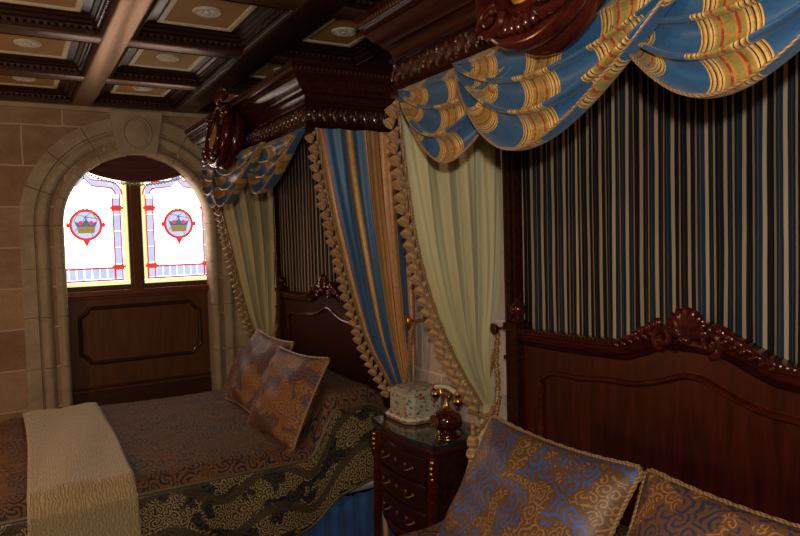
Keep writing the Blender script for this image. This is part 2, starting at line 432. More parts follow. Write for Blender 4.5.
kb = MB(False); kb.prism([(.725, .655), (.995, .655), (1.05, .975), (.67, .975)], 'y', YD-.06, YD+.1)
key = kb.build('keystone', ST_TRIM, tr, bevel=.006)
kb = MB(); kb.tube([(AC+.095*math.cos(a), YD-.062, .81+.115*math.sin(a)) for a in [2*PI*i/32 for i in range(32)]], .009, 8, True)
kb.ell((AC, YD-.058, .81), (.088, .014, .108), 24, 8); kb.build('oval_boss', ST_TRIM, key)
struct(MB().box(XL, XW, YD-.035, YD, .955, ZC).build('trim_2', ST_TRIM))

struct(MB(False).box(XW-.03, XW, YB, YD-.04, .74, ZC).box(XW-.045, XW, YB, YD-.04, .73, .765).build('trim_23', DARKBEAM, bevel=.004))
# ---- coffered ceiling
XB = [-1.66, -.94, -.22, .50, 1.21]; YBM = [-1.62, -.755, .11, .975, 1.84, 2.705, 3.57, 4.445, 5.27]
def beam_mesh(x0, x1, y0, y1, along, up=0):
    mb = MB()
    w = (x1-x0 if along == 'y' else y1-y0)/2
    pr = [(-w, ZT), (-w, ZC+.04), (-w-.012, ZC+.036), (-w-.012, ZC+.024), (-w+.002, ZC+.016), (-w+.006, ZC+.004), (-w+.016, ZC)]
    pr = [(a, b+up) for a, b in pr]; pr = pr + [(-a, b) for a, b in pr[::-1]]
    if along == 'y':
        c = (x0+x1)/2; mb.add([(c+a, y, b) for y in (y0, y1) for a, b in pr], [tuple(range(14)), tuple(range(14, 28))[::-1]]+[(i, 14+i, 15+i, i+1) for i in range(13)])
    else:
        c = (y0+y1)/2; mb.add([(x, c+a, b) for x in (x0, x1) for a, b in pr], [tuple(range(14)), tuple(range(14, 28))[::-1]]+[(i, 14+i, 15+i, i+1) for i in range(13)])
    return mb
n = 3
for i, x in enumerate(XB):
    w = .068 if i < 4 else .088
    struct(beam_mesh(x-w, x+w, YB, YD-.01, 'y').build('trim_%d' % n, BEAM_SHEEN if i == 3 else DARKBEAM)); n += 1  # only one beam carries the painted window sheen
for y in YBM:
    mb = MB()
    struct(beam_mesh(XL, XW, y-.066, min(y+.066, YD-.036), 'x', .005).build('trim_%d' % n, CROSS_SHEEN)); n += 1
xs_edges = [(-.872, -.288), (-.152, .432), (.568, 1.122), (1.298, 1.79)]
colname = ['two bays left of the brightened beam', 'just left of the brightened beam', 'just right of the brightened beam', 'in the bay against the bed wall']
rows = [(5, 'over the near bed'), (6, 'over the gap between beds'), (7, 'over the far bed'), (8, 'by the window wall')]
for ri, rn in rows:
    y0 = YBM[ri-1]+.066 if ri else 0; y1 = YBM[ri]-.066
    for ci, (x0, x1) in enumerate(xs_edges):
        if ci == 0 and ri < 6: continue
        cx, cy = (x0+x1)/2, (y0+y1)/2; hx, hy = (x1-x0)/2-.012, (y1-y0)/2-.012
        t = thing('coffer_panel', 'ochre ceiling panel '+colname[ci]+', '+rn, 'ceiling panel', (cx, cy, ZC), 'ochre coffer panels between the ceiling beams')
        mb = MB()          # stepped wooden lining
        steps = [(0, .008), (0, .05), (.025, .052), (.03, .062), (.05, .066), (.055, .075), (.10, .078)]
        ix = .085/.10; vs = []
        for dx, dz in steps:
            a, b = hx-dx*ix, hy-dx*1.18
            vs += [(cx-a, cy-b, ZC+dz), (cx+a, cy-b, ZC+dz), (cx+a, cy+b, ZC+dz), (cx-a, cy+b, ZC+dz)]
        fs = [(4*k+i, 4*k+(i+1) % 4, 4*k+4+(i+1) % 4, 4*k+4+i) for k in range(len(steps)-1) for i in range(4)]
        mb.add(vs, fs); mb.smooth = False; lin = mb.build('stepped_lining', DARKBEAM, t)
        for sg in (-1, 1):
            mb = MB(False); k = int(2*hx/.032)
            for j in range(k): mb.box(cx-hx+.006+j*.032, cx-hx+.024+j*.032, cy+sg*hy-.012*(sg > 0)-0, cy+sg*hy+.012*(sg < 0), ZC+.03, ZC+.046)
            mb.build('dentil_row', CARVED, lin)
            mb = MB(False); k = int(2*hy/.032)
            for j in range(k): mb.box(cx+sg*hx-.012*(sg > 0), cx+sg*hx+.012*(sg < 0), cy-hy+.006+j*.032, cy-hy+.024+j*.032, ZC+.03, ZC+.046)
            mb.build('dentil_row', CARVED, lin)
        px, py = hx-.085, hy-.118
        MB(False).box(cx-px+.02, cx+px-.02, cy-py+.02, cy+py-.02, ZC+.076, ZC+.10).build('ochre_field', OCHRE, t)
        mb = MB(False)
        mb.box(cx-px, cx+px, cy-py, cy-py+.026, ZC+.068, ZC+.09).box(cx-px, cx+px, cy+py-.026, cy+py, ZC+.068, ZC+.09)
        mb.box(cx-px, cx-px+.026, cy-py+.026, cy+py-.026, ZC+.068, ZC+.09).box(cx+px-.026, cx+px, cy-py+.026, cy+py-.026, ZC+.068, ZC+.09)
        mb.build('ivory_border', IVORY, t, bevel=.003)
        mb = MB(); mb.lathe([(.001, .062), (.012, .062), (.016, .07), (.055, .07), (.06, .066), (.066, .072), (.066, .078)], (cx, cy, ZC), 24)
        for j in range(10):
            a = 2*PI*j/10; mb.ell((cx+.034*math.cos(a), cy+.034*math.sin(a), ZC+.069), (.018, .008, .006), 8, 4, Matrix.Rotation(a, 3, 'Z'))
        mb.build('rosette', ROSETTE, t)

# ------------------------------------------------------------------ stained glass windows
YG = YD+.15
def window(name, x0, x1, cxm):
    z0, z1 = -.31, .70
    w = struct(MB(False).box(x0, x1, YG+.012, YG+.02, z0, z1).build(name, G_WHITE))
    P = lambda mb, poly, a=YG, b=YG+.011: mb.prism(poly, 'y', a, b)
    def R(mb, a, b, c, d, y=YG): mb.box(a, b, y, YG+.011, c, d)
    lc, rc = cxm-.215, cxm+.215            # column centres
    mb = MB(False); R(mb, x0, x1, z0, z0+.028); R(mb, x0, x0+.035, z0+.03, z1); R(mb, x1-.035, x1, z0+.03, z1); mb.build('yellow_green_border', G_LIME, w)
    mb = MB(False)
    for c in (lc, rc):
        z = -.15
        while z < .30: R(mb, c-.021, c+.021, z, z+.118); z += .124
    k = 7; a0, a1 = lc+.03, rc-.03
    for i in range(k): R(mb, lerp(a0, a1, i/k)+.003, lerp(a0, a1, (i+1)/k)-.003, -.262, -.185)
    for c in (lc, rc): R(mb, c-.021, c+.021, -.262, -.185)
    # top band turns inward and rises to a small peak
    def topz(x):
        d = abs(x-cxm)
        return .437 - .0*d + .05*max(0, 1-d/.05) + .02*max(0, 1-d/.2)
    def topband(mb, lo, hi, ya):
        nn = 40; L = []; H = []
        for i in range(nn+1):
            x = lerp(lc-.02+.04, rc+.02-.04, i/nn); L.append((x, topz(x)+lo)); H.append((x, topz(x)+hi))
        mb.strip(L, H, 'y', ya, YG+.011)
        for c, sg in ((lc, 1), (rc, -1)):          # quarter turn into the column
            ro = []; ri = []
            cx, cz = c+sg*.055, .372
            for i in range(9):
                a = PI/2*i/8
                r1 = .068+lo; r2 = .068+hi
                ro.append((cx-sg*r2*math.cos(a), cz+r2*math.sin(a)*1.0)); ri.append((cx-sg*r1*math.cos(a), cz+r1*math.sin(a)))
            mb.strip(ri, ro, 'y', ya, YG+.011)
    topband(mb, -.012, .026, YG)
    mb.build('pale_blue_border', G_BLUE, w)
    mb = MB(False)
    for c in (lc, rc):
        for s in (-.026, .026): R(mb, c+s-.005, c+s+.005, -.275, .375, YG-.002)
        for z in (-.175, .27): R(mb, c-.036, c+.036, z-.02, z+.02, YG-.004); R(mb, c-.046, c+.046, z-.008, z+.010, YG-.005)
        R(mb, c-.034, c-.024, -.275, -.165, YG-.004)
    for z in (-.272, -.18): R(mb, lc-.03, rc+.03, z-.007, z+.007, YG-.003)
    topband(mb, -.022, -.012, YG-.002); topband(mb, .026, .036, YG-.002)
    def ring(mb, r0, r1, ya, cz=.145, n=32, sx=1.):
        vs = []
        for i in range(n):
            a = 2*PI*i/n
            for r, y in ((r0, ya), (r1, ya), (r1, YG+.011), (r0, YG+.011)): vs.append((cxm+r*math.cos(a)*sx, y, cz+r*math.sin(a)))
        fs = [(4*i+j, 4*((i+1) % n)+j, 4*((i+1) % n)+(j+1) % 4, 4*i+(j+1) % 4) for i in range(n) for j in range(4)]
        mb.add(vs, fs)
    ring(mb, .098, .118, YG-.004, sx=.97)
    P(mb, [(cxm-.03, .04), (cxm, -.02), (cxm+.03, .04)], YG-.004)
    for dz in (0,): mb.ell((cxm-.122, YG, .145), (.012, .006, .02), 8, 4); mb.ell((cxm+.122, YG, .145), (.012, .006, .02), 8, 4)
    mb.build('red_border', G_RED, w)
    mb = MB(False); ring(mb, .0, .098, YG-.001, sx=.97); mb.build('roundel', G_BLUE, w)
    # crown
    mb = MB(False); P(mb, [(cxm-.055, .085), (cxm+.055, .085), (cxm+.062, .13), (cxm-.062, .13)], YG-.006); crown = mb.build('crown', G_GOLD, w)
    mb = MB(False)
    P(mb, [(cxm-.062, .131), (cxm+.062, .131), (cxm+.078, .172), (cxm+.045, .16), (cxm+.02, .168), (cxm, .185), (cxm-.02, .168), (cxm-.045, .16), (cxm-.078, .172)], YG-.006)
    R(mb, cxm-.004, cxm+.004, .185, .215, YG-.006); R(mb, cxm-.013, cxm+.013, .196, .204, YG-.006); mb.build('crown_points', G_TEAL, crown)
    mb = MB()
    for s in (-1, 1): mb.ell((cxm+s*.036, YG-.006, .162), (.015, .008, .015), 12, 8)
    mb.build('crown_jewels', G_BALL, crown)
    # ribbon bow, quatrefoils and leading
    mb = MB()
    for s in (-1, 1):
        mb.tube([(cxm+s*(.012+.035*(1-math.cos(a))), YG-.003, .275+.02*math.sin(a)+.0*a) for a in [2*PI*i/16 for i in range(17)]], .0035, 5)
        mb.tube([(cxm+s*.02*k, YG-.003, .268-.006*k*k) for k in range(5)], .003, 5)
    for i in range(-2, 3):
        for zz in (-.10, -.02, .36):
            q = (cxm+i*.075, zz+.035*(i % 2))
            mb.tube([(q[0]+.008*math.cos(a), YG+.008, q[1]+.008*math.sin(a)) for a in [2*PI*k/8 for k in range(8)]], .0016, 4, True)
    mb.build('ribbon_bow', G_GOLD, w)
    mb = MB()
    for c in (lc, rc):
        for z in (-.032, .092, .216, .34): mb.tube([(c-.024, YG-.003, z), (c+.024, YG-.003, z)], .0022, 4)
    for a in (.5, 1.2, 2.2, 3.7, 5.2): mb.tube([(cxm+.01*math.cos(a), YG-.003, .2+.01*math.sin(a)), (cxm+.092*math.cos(a), YG-.003, .145+.095*math.sin(a))], .0016, 4)
    for x in (cxm-.10, cxm, cxm+.10): mb.tube([(x, YG-.004, .48), (x, YG-.004, .51)], .002, 4)
    mb.tube([(x0, YG+.006, .10), (x0+.035, YG-.001, .10)], .002, 4); mb.tube([(x1-.035, YG-.001, .10), (x1, YG+.006, .10)], .002, 4)
    mb.build('lead_came', CAME, w)
    return w
window('window_1', .255, .795, .505)
window('window_2', .895, 1.445, 1.172)
# frame, mullion, sill and the wooden panel below
mb = MB(False)
mb.box(.795, .895, YG-.03, YG+.03, -.40, .75).box(.815, .875, YG-.045, YG-.03, -.35, .75)
mb.box(.2, 1.5, YG-.01, YG+.03, -.345, -.31)
fr = struct(mb.build('trim_20', OAK, bevel=.004))
mb = MB(False); mb.box(.30, 1.42, YG-.08, YG+.02, -.385, -.345).box(.30, 1.42, YG-.05, YG+.02, -.405, -.385)
struct(mb.build('trim_21', m_wood('reddish oak sill', (.10, .03, .014), (.17, .055, .026), .35, .3), bevel=.006))
mb = MB(False); mb.box(.30, 1.42, YG-.02, YG+.03, FZ, -.405)
pn = struct(mb.build('trim_22', OAK))
mb = MB()
a0, a1, b0, b1, q = .43, 1.30, -.885, -.475, .065
pth = [(a0+q, b0), (a1-q, b0), (a1-q*.75, b0+q*.5), (a1-q*.4, b0+q*.8), (a1, b0+q), (a1, b1-q), (a1-q*.4, b1-q*.8), (a1-q*.75, b1-q*.5), (a1-q, b1), (a0+q, b1), (a0+q*.75, b1-q*.5), (a0+q*.4, b1-q*.8), (a0, b1-q), (a0, b0+q), (a0+q*.4, b0+q*.8), (a0+q*.75, b0+q*.5)]
dn = []
for (p, r) in zip(pth, pth[1:]+pth[:1]):
    kk = max(1, int(math.hypot(r[0]-p[0], r[1]-p[1])/.03))
    dn += [(lerp(p[0], r[0], i/kk), YG-.022, lerp(p[1], r[1], i/kk)) for i in range(kk)]
mb.tube(dn, .015, 8, True); mb.build('panel_moulding', m_wood('dark oak moulding', (.022, .01, .006), (.05, .02, .01), .4, .3), pn)
mb = MB(); mb.tube([(.345, YG-.02, -1.07), (1.375, YG-.02, -1.07)], .012, 8); mb.box(.345, 1.375, YG-.03, YG-.018, -1.66, -1.095); mb.build('lower_rail', m_wood('dark oak plinth', (.03, .012, .007), (.06, .024, .012), .4, .3), pn)
# gathered red valance in the arch
vt = thing('window_valance', 'dark red gathered valance with bead fringe hanging in the window arch', 'valance', (AC, YG-.07, .45))
def vz(u):
    x = lerp(.52, 1.22, u); return x, .535-.075*math.sin(PI*u)**.8
mb = MB(); mb.grid(lambda u, v: (vz(u)[0], YG-.07-.012*math.sin(v*PI*9)*math.sin(PI*u)-.02*math.sin(PI*u), lerp(.72, vz(u)[1], v)), 50, 54); mb.build('gathered_cloth', REDFAB, vt, solid=.003)
mb = MB()
for i in range(56):
    u = (i+.5)/56; x, z = vz(u)
    mb.tube([(x, YG-.09, z), (x, YG-.09, z-.012)], .0015, 4); mb.ell((x, YG-.09, z-.016-.006*(i % 2)), (.006, .006, .009), 6, 5)
mb.build('bead_fringe', m_plain('green glass beads', (.16, .22, .05), .2, 0, .5, 90, .9), vt)

# ------------------------------------------------------------------ canopy
CX0, CZ0 = 1.24, .50
cprof = [(-.04, .0), (.0, .0), (.010, .002), (.014, .010), (.012, .020), (.004, .026), (.002, .036), (.008, .040), (.008, .046), (.0, .050), (.0, .122), (.008, .126), (.014, .133), (.012, .141), (.004, .146),
         (.006, .158), (.014, .172), (.026, .182), (.030, .184), (.032, .190), (.040, .198), (.052, .206), (.064, .218), (.072, .232), (.074, .236), (.080, .238), (.080, .252), (.088, .256), (.094, .268), (.096, .284), (.104, .286), (.104, .300), (-.04, .300)]
def canopy(label, y0, y1, dm=0):
    yc = (y0+y1)/2+dm
    t = thing('bed_canopy', label, 'canopy', (CX0+.2, yc, CZ0), 'carved mahogany half tester canopies over the beds')
    mb = MB(); vs = []; m = len(cprof)
    for k in range(4):
        for o, z in cprof:
            x = XW-.004 if k in (0, 3) else CX0-o
            y = y1+o if k < 2 else y0-o
            vs.append((x, y, CZ0+z))
    fs = [(k*m+i, k*m+(i+1) % m, (k+1)*m+(i+1) % m, (k+1)*m+i) for k in range(3) for i in range(m)]
    fs += [tuple(range(m))[::-1], tuple(range(3*m, 4*m))]
    mb.add(vs, fs); cor = mb.build('cornice', MAH, t)
    MB(False).box(CX0+.02, XW-.004, y0+.02, y1-.02, CZ0+.26, CZ0+.298).build('tester_board', MAH, t)
    # carved leaf band and bead row
    mb = MB(); segs = []
    def place(x, y, rz, z, k):
        R = Matrix.Rotation(rz, 3, 'Z')
        rj = random.uniform; z += rj(-.004, .004)
        mb.ell((x, y, z+rj(-.03, .03)), (.012, rj(.004, .009), rj(.006, .012)), 6, 4, R @ Matrix.Rotation(rj(-1.2, 1.2), 3, 'X'))
        mb.ell((x, y, z+rj(-.03, .03)), (.010, rj(.004, .007), rj(.008, .016)), 6, 4, R @ Matrix.Rotation(rj(-1.2, 1.2), 3, 'X'))
        if k % 2 == 0:
            mb.ell((x, y, z+.006), (.010, .010, .020), 8, 5, R)
            for s in (-1, 1):
                d = R @ Vector((0, s*.019, 0)); mb.ell((x+d.x, y+d.y, z-.006), (.006, .006, .028), 6, 4, R @ Matrix.Rotation(s*.25, 3, 'X'))
        else:
            mb.ell((x, y, z+.018), (.008, .007, .014), 6, 4, R); mb.ell((x, y, z-.016), (.008, .010, .016), 6, 4, R)
    n_ = int((y1-y0)/.027)
    for k in range(n_): place(CX0, lerp(y0, y1, (k+.5)/n_), 0, CZ0+.086, k)
    n2 = int((XW-CX0)/.027)
    for k in range(n2):
        for yy in (y0, y1): place(lerp(CX0, XW-.01, (k+.5)/n2), yy, PI/2, CZ0+.086, k)
    mb.build('carved_leaf_band', CARVED, cor)
    mb = MB(); n_ = int((y1-y0+.2)/.021)
    for k in range(n_): mb.ell((CX0-.092, lerp(y0-.092, y1+.092, (k+.5)/n_), CZ0+.275), (.009, .0075, .010), 6, 4)
    n2 = int((XW-CX0+.09)/.021)
    for k in range(n2):
        for yy in (y0-.092, y1+.092): mb.ell((lerp(CX0-.092, XW-.01, (k+.5)/n2), yy, CZ0+.275), (.0075, .009, .010), 6, 4)
    mb.build('bead_row', CARVED, cor)
    for sg in (-1, 1):
        ye = y1 if sg > 0 else y0
        a, b = (ye-.075, ye-.005) if sg > 0 else (ye+.005, ye+.075)
        mb = MB(False); mb.box(1.725, XW-.004, a, b, FZ, CZ0+.02); mb.box(1.715, 1.725, a+.02, b-.02, -.4, CZ0+.01)
        mb.build('side_pilaster', MAH, t, bevel=.006)
    # medallion: tilted oval shield with scrolls and crest
    R = Matrix.Rotation(.22, 3, 'Y'); C = Vector((CX0-.125, yc, CZ0+.105))
    def Q(a, b, c): return C + R @ Vector((-a, b*1.1, c*.82))          # a towards the room, b along the wall, c up
    mb = MB(); mb.ell(Q(-.04, 0, 0), (.085, .165, .185), 24, 12, R)
    mb.grid(lambda u, v: Q(.045*(1-(v*1.0)**2)+.01, .165*v*math.cos(2*PI*u), .185*v*math.sin(2*PI*u)), 36, 8, None, True)
    mb.tube([Q(.02+.012*math.cos(2*a), .172*math.cos(a), .195*math.sin(a)) for a in [2*PI*i/48 for i in range(48)]], .026, 10, True)
    mb.tube([Q(.052, .085*math.cos(a), .10*math.sin(a)-.03) for a in [2*PI*i/36 for i in range(36)]], .013, 8, True)
    med = mb.build('medallion', MAH_RED, t)
    MB().ell(Q(.05, 0, -.03), (.018, .062, .078), 18, 8, R).build('gold_cameo', m_plain('gilded cameo', (.75, .36, .07), .3, .6, 0, 60, .3), med)
    def spiral(cb, cc, r, sg, turns=1.7, th=.015, a0=0.):
        pts = []; rr = []
        for i in range(34):
            q = i/33; a = a0+sg*2*PI*turns*q; rad = r*(1-.82*q)
            pts.append(Q(.055+.02*q, cb+rad*math.cos(a), cc+rad*math.sin(a))); rr.append(th*(1-.5*q))
        mb = MB(); mb.tube(pts, rr, 8); mb.build('scroll', MAH_RED, med)
    spiral(-.085, -.135, .052, 1, a0=PI/2); spiral(.085, -.135, .052, -1, a0=PI/2); spiral(.14, .13, .04, 1, a0=-PI/2); spiral(-.14, .13, .04, -1, a0=-PI/2)
    mb = MB()
    for k in range(-3, 4):
        mb.ell(Q(.05, .022*k, -.17+.004*abs(k)), (.016, .010, .026), 8, 6, R)
    mb.build('leaf_drop', MAH_RED, med)
    mb = MB()
    for k in range(-4, 5):
        a = k*.30; mb.ell(Q(.05+.01*math.cos(a), .075*math.sin(a), .235+.065*math.cos(a)), (.018, .015, .045), 8, 6, R @ Matrix.Rotation(-a, 3, 'X'))
    for k in range(-5, 6):
        mb.ell(Q(.05, .028*k, .20+.01*math.cos(k)-.004*k*k), (.022, .017, .017), 8, 6)
    mb.ell(Q(.055, 0, .30), (.02, .02, .03), 8, 6)
    mb.build('crest', MAH_RED, med)
    return t
NY0, NY1, FY0, FY1 = .44, 2.12, 2.95, 4.86
canopy('carved mahogany canopy over the near bed with gold cameo medallion, top right', NY0, NY1, -.09)
canopy('carved mahogany canopy over the far bed beside the window wall', FY0, FY1)

# ------------------------------------------------------------------ swags
def swag(parent, y0, y1, drop, xf, top=CZ0+.012, N=3.4, seed=0):
    nu, nv = 72, 110
    rnd = random.Random(seed); ph = rnd.uniform(0, 1)
    def P(u, v):
        e = math.sin(PI*u)
        shp = max(0, e)**.85
        w = v + 1.55*math.sin(2*PI*(N*v)+.6)/(2*PI*N)*sstep(0, .25, v)*min(1, 1.0)
        z = top - drop*max(0, w)*shp - .012*(1-shp)*v
        fold = .5-.5*math.cos(2*PI*(N*v)+.6)
        asym = .04*math.sin(2*PI*u)*(v-.4)
        y = lerp(y0, y1, u) + (asym + .010*math.sin(9*v+ph*6)*e)*1
        # ends gather into a narrow fan
        k = (abs(2*u-1))**3
        y += (1 if u < .5 else -1)*.035*k*v
        x = xf - .018 - (.016+.060*fold)*shp**.6*(.4+.8*v) - .012*k*math.sin(2*PI*N*v) - .02*e*v
        return (x, y, z)
    uvs = {}
    mb = MB()
    rows = []
    for j in range(nv+1):
        v = j/nv; pts = [P(i/nu, v) for i in range(nu+1)]; acc = [0]
        for a, b in zip(pts, pts[1:]): acc.append(acc[-1]+math.hypot(a[1]-b[1], a[2]-b[2]))
        mid = acc[nu//2]; rows.append([a-mid for a in acc])
    mb.grid(P, nu, nv, lambda u, v: (rows[round(v*nv)][round(u*nu)]+.25*4+.02*math.sin(v*5+seed), v*drop*3))
    sw = mb.build('swag', FAB_SWAG, parent, solid=.004)
    mb = MB(); mb.tube([Vector(P(i/60, 1))+Vector((-.003, 0, -.003)) for i in range(61)], .0032, 8, False, 260, 2, .2)
    mb.build('hem_cord', ROPE, sw)
def valance(label, y0, y1):
    t = thing('swag_valance', label, 'valance', (CX0, (y0+y1)/2, .2), 'blue and gold swag valances under the canopies')
    w = (y1-y0)
    swag(t, y0-.01*w, y0+.40*w, .27, CX0-.002, seed=3)
    swag(t, y0+.515*w, y1-.045*w, .27, CX0-.002, seed=1, N=3.1)
    swag(t, y0+.235*w, y0+.73*w, .305, CX0-.034, seed=2)
    # side returns
    for ye, sg in ((y0, -1), (y1, 1)):
        pass
    return t
valance('shiny blue and gold brocade swags draped under the near canopy, top right', NY0, NY1)
valance('blue and gold brocade swags draped under the far canopy near the window', FY0, FY1)

# ------------------------------------------------------------------ curtains
bell = None
def make_bell(name, parent):
    mb = MB()
    mb.lathe([(.002, .006), (.006, .004), (.008, -.004), (.007, -.008), (.010, -.012), (.017, -.026), (.021, -.036), (.019, -.038), (.002, -.034)], (0, 0, 0), 9)
    return mb.build(name, TASSEL, parent, raw=True)
def curtain(label, y, front, zt, tie, back, outer, inner, face, trim_side, tail=True, pl=9, amp=.022, seed=0):
    """front: list of (z, x) of the free edge from the tie up; back likewise; face -1: outer cloth faces -y"""
    global bell
    rnd = random.Random(seed)
    t = thing('bed_curtain', label, 'curtain', (lerp(front[0][1], back[0][1], .5), y, -1.4), 'tied back bed curtains at the canopy ends')
    nu, nv = 130, 60
    phs = [rnd.uniform(-.5, .5) for _ in range(12)]
    def P(u, v):
        z = lerp(zt, tie, v)
        x0 = smooth_interp(front, z); x1 = smooth_interp(back, z)
        wd = x1-x0; full = .5
        a = amp*(1-.35*v)
        ww = u + .012*math.sin(2*PI*u*3+2*v+phs[0])*(1-v)
        yy = y + a*math.sin(2*PI*ww*pl + 1.2*math.sin(3*v+phs[1])) + .35*a*math.sin(2*PI*ww*pl*2.3+phs[2]+2*v)
        yy += .02*v*math.sin(PI*u)
        # rows sag toward the free edge
        zz = z - .05*v*(1-u)*(1 - v)
        return (lerp(x0, x1, ww), yy, zz)
    W = 1.15
    mb = MB(); mb.grid(P, nu, nv, lambda u, v: (u*W, v*1.2)); cl = mb.build('gathered_cloth', outer, t)
    mb = MB(); mb.grid(lambda u, v: (P(u, v)[0], P(u, v)[1]-face*-.007*-1, P(u, v)[2]), nu, nv, lambda u, v: (u*W, v*1.2)); mb.build('lining', inner, t)
    # tail below the tie
    xa, xb = smooth_interp(front, tie), smooth_interp(back, tie)
    def T(u, v):
        z = tie - v*(tie+1.62)
        s = sstep(0, .45, v); cx = lerp((xa+xb)/2, (xa+xb)/2-.05, s); hw = lerp((xb-xa)/2, .095, s)
        return (min(cx+hw*(2*u-1), 1.775), y+.008*math.sin(v*4)+.016*math.sin(2*PI*u*5+v*3), z)
    mb = MB(); mb.grid(T, 60, 24, lambda u, v: (u*W, 1.2+v)); mb.build('hanging_tail', outer, t, solid=.006)
    # fringe along the free edge
    pts = [Vector(P(0, i/60))+Vector((-.006, 0, 0)) for i in range(61)]
    mb = MB(); mb.tube(pts, .007, 8, False, 220, 2, .25); fr = mb.build('fringe_braid', ROPE, t)
    L = [0]
    for a, b in zip(pts, pts[1:]): L.append(L[-1]+(b-a).length)
    nb = int(L[-1]/.045)
    for k in range(nb):
        s = (k+.5)*L[-1]/nb; i = next(i for i in range(60) if L[i+1] >= s); q = (s-L[i])/(L[i+1]-L[i])
        p = pts[i].lerp(pts[i+1], q)
        if bell is None: bo = make_bell('fringe_tassel', fr); bell = bo.data
        else:
            bo = bpy.data.objects.new('fringe_tassel', bell); COL.objects.link(bo); bo.parent = fr
        bo.location = Vector((p.x-.012, p.y+rnd.uniform(-.006, .006), p.z+E)) - wloc(fr)
        bo.rotation_euler = (rnd.uniform(-.15, .15), math.radians(38)+rnd.uniform(-.15, .15), 0)
        bo.scale = (1.12, 1.2, 1.3)
    return t
def tieback(label, y, kx, kz, xa, xb, tz, ytas=0., tassel=True):
    t = thing('curtain_tieback', label, 'tieback', (XW-.01, y, kz), 'brass tieback knobs with gold cords')
    yk = y+.10 if False else y
    mb = MB(); mb.lathe([(.001, XW-.001), (.024, XW-.001), (.024, XW-.008), (.015, XW-.014), (.008, XW-.02), (.0065, kx+.02), (.011, kx+.014), (.012, kx+.008), (.022, kx), (.026, kx-.008), (.024, kx-.016), (.012, kx-.022), (.001, kx-.024)], (0, y, kz), 20, 'x')
    mb.build('brass_knob', GOLD, t)
    return t
near_front = [(-.72, 1.668), (-.631, 1.609), (-.478, 1.524), (-.293, 1.443), (-.056, 1.372), (.209, 1.322), (.515, 1.276)]
near_back = [(-.72, 1.70), (-.56, 1.69), (-.44, 1.702), (-.30, 1.735), (-.07, 1.765), (.515, 1.775)]
curtain('sage green satin curtain with gold fringe tied back at the near bed', 2.165, near_front, CZ0+.015, -.70, near_back, SAGE, FAB_CURT, -1, 0, pl=4.3, amp=.02, seed=4)
ff = [(-.79, 1.655), (-.70, 1.605), (-.521, 1.515), (-.262, 1.437), (-.011, 1.375), (.234, 1.32), (.515, 1.272)]
fb = [(-.79, 1.772), (-.6, 1.778), (-.07, 1.775), (.515, 1.775)]
curtain('blue and gold striped curtain with gold fringe at the near end of the far bed', 2.90, ff, CZ0+.015, -.78, fb, FAB_STR, SAGE, -1, 0, pl=3.4, amp=.012, seed=9)
gf = [(-.78, 1.60), (-.65, 1.545), (-.369, 1.475), (.004, 1.40), (.37, 1.315), (.515, 1.26)]
gb = [(-.78, 1.68), (-.6, 1.72), (-.08, 1.775), (.515, 1.775)]
curtain('sage green curtain with gold fringe beside the window arch', 4.81, gf, CZ0+.015, -.77, gb, SAGE, FAB_CURT, -1, 0, pl=4, amp=.02, seed=12)
def rope_loop(parent, pts, r=.009, n=60):
    mb = MB(); P = [Vector(p) for p in pts]; out = []
    for i in range(n+1):
        s = i/n*(len(P)-1); k = min(int(s), len(P)-2); q = s-k
        p0, p1, p2, p3 = P[max(k-1, 0)], P[k], P[k+1], P[min(k+2, len(P)-1)]
        out.append(.5*((2*p1)+(p2-p0)*q+(2*p0-5*p1+4*p2-p3)*q*q+(3*p1-p0-3*p2+p3)*q**3))
    mb.tube(out, r, 8, False, 200, 2, .25); return mb.build('tieback_cord', ROPE, parent)
def tassel(parent, x, y, z, s=1.):
    mb = MB(); mb.lathe([(.002*s, 0), (.012*s, -.004*s), (.020*s, -.020*s), (.018*s, -.034*s), (.010*s, -.042*s), (.020*s, -.050*s), (.023*s, -.066*s), (.013*s, -.078*s), (.016*s, -.086*s), (.026*s, -.15*s), (.029*s, -.185*s), (.002, -.186*s)], (x, y, z), 16)
    mb.tube([(x, y, z), (x+.002, y, z+.05*s)], .006*s, 6)
    mb.build('tassel', TASSEL, parent)
tb = tieback('brass tieback knob beside the near headboard post with gold cord and tassel', 2.172, 1.722, -.395, 0, 0, 0)
rope_loop(tb, [(1.735, 2.172, -.40), (1.73, 2.172, -.45), (1.705, 2.15, -.53), (1.692, 2.125, -.61), (1.665, 2.115, -.70), (1.635, 2.14, -.74), (1.64, 2.20, -.72), (1.70, 2.20, -.60), (1.735, 2.175, -.44)], .010)
rope_loop(tb, [(1.67, 2.112, -.68), (1.63, 2.105, -.73), (1.58, 2.10, -.77), (1.545, 2.10, -.80)], .009, 30)
rope_loop(tb, [(1.69, 2.115, -.66), (1.66, 2.10, -.72), (1.62, 2.10, -.80), (1.60, 2.105, -.86)], .009, 30)
tassel(tb, 1.54, 2.10, -.79, 1.25); tassel(tb, 1.60, 2.115, -.86, 1.05)
tb = tieback('brass tieback knob on pale stone beside the blue and gold striped curtain', 2.82, 1.70, -.425, 0, 0, 0)
MB().ell((1.688, 2.82, -.425), (.012, .026, .038), 14, 8).build('oval_plate', GOLD, tb)
rope_loop(tb, [(1.72, 2.82, -.43), (1.70, 2.82, -.50), (1.70, 2.83, -.60), (1.69, 2.85, -.70), (1.665, 2.87, -.79), (1.65, 2.91, -.80), (1.68, 2.94, -.76), (1.75, 2.93, -.62), (1.735, 2.83, -.43)], .011)
tassel(tb, 1.655, 2.865, -.80, 1.)
tb = tieback('brass tieback knob at the window end of the far headboard', 4.90, 1.715, -.45, 0, 0, 0)
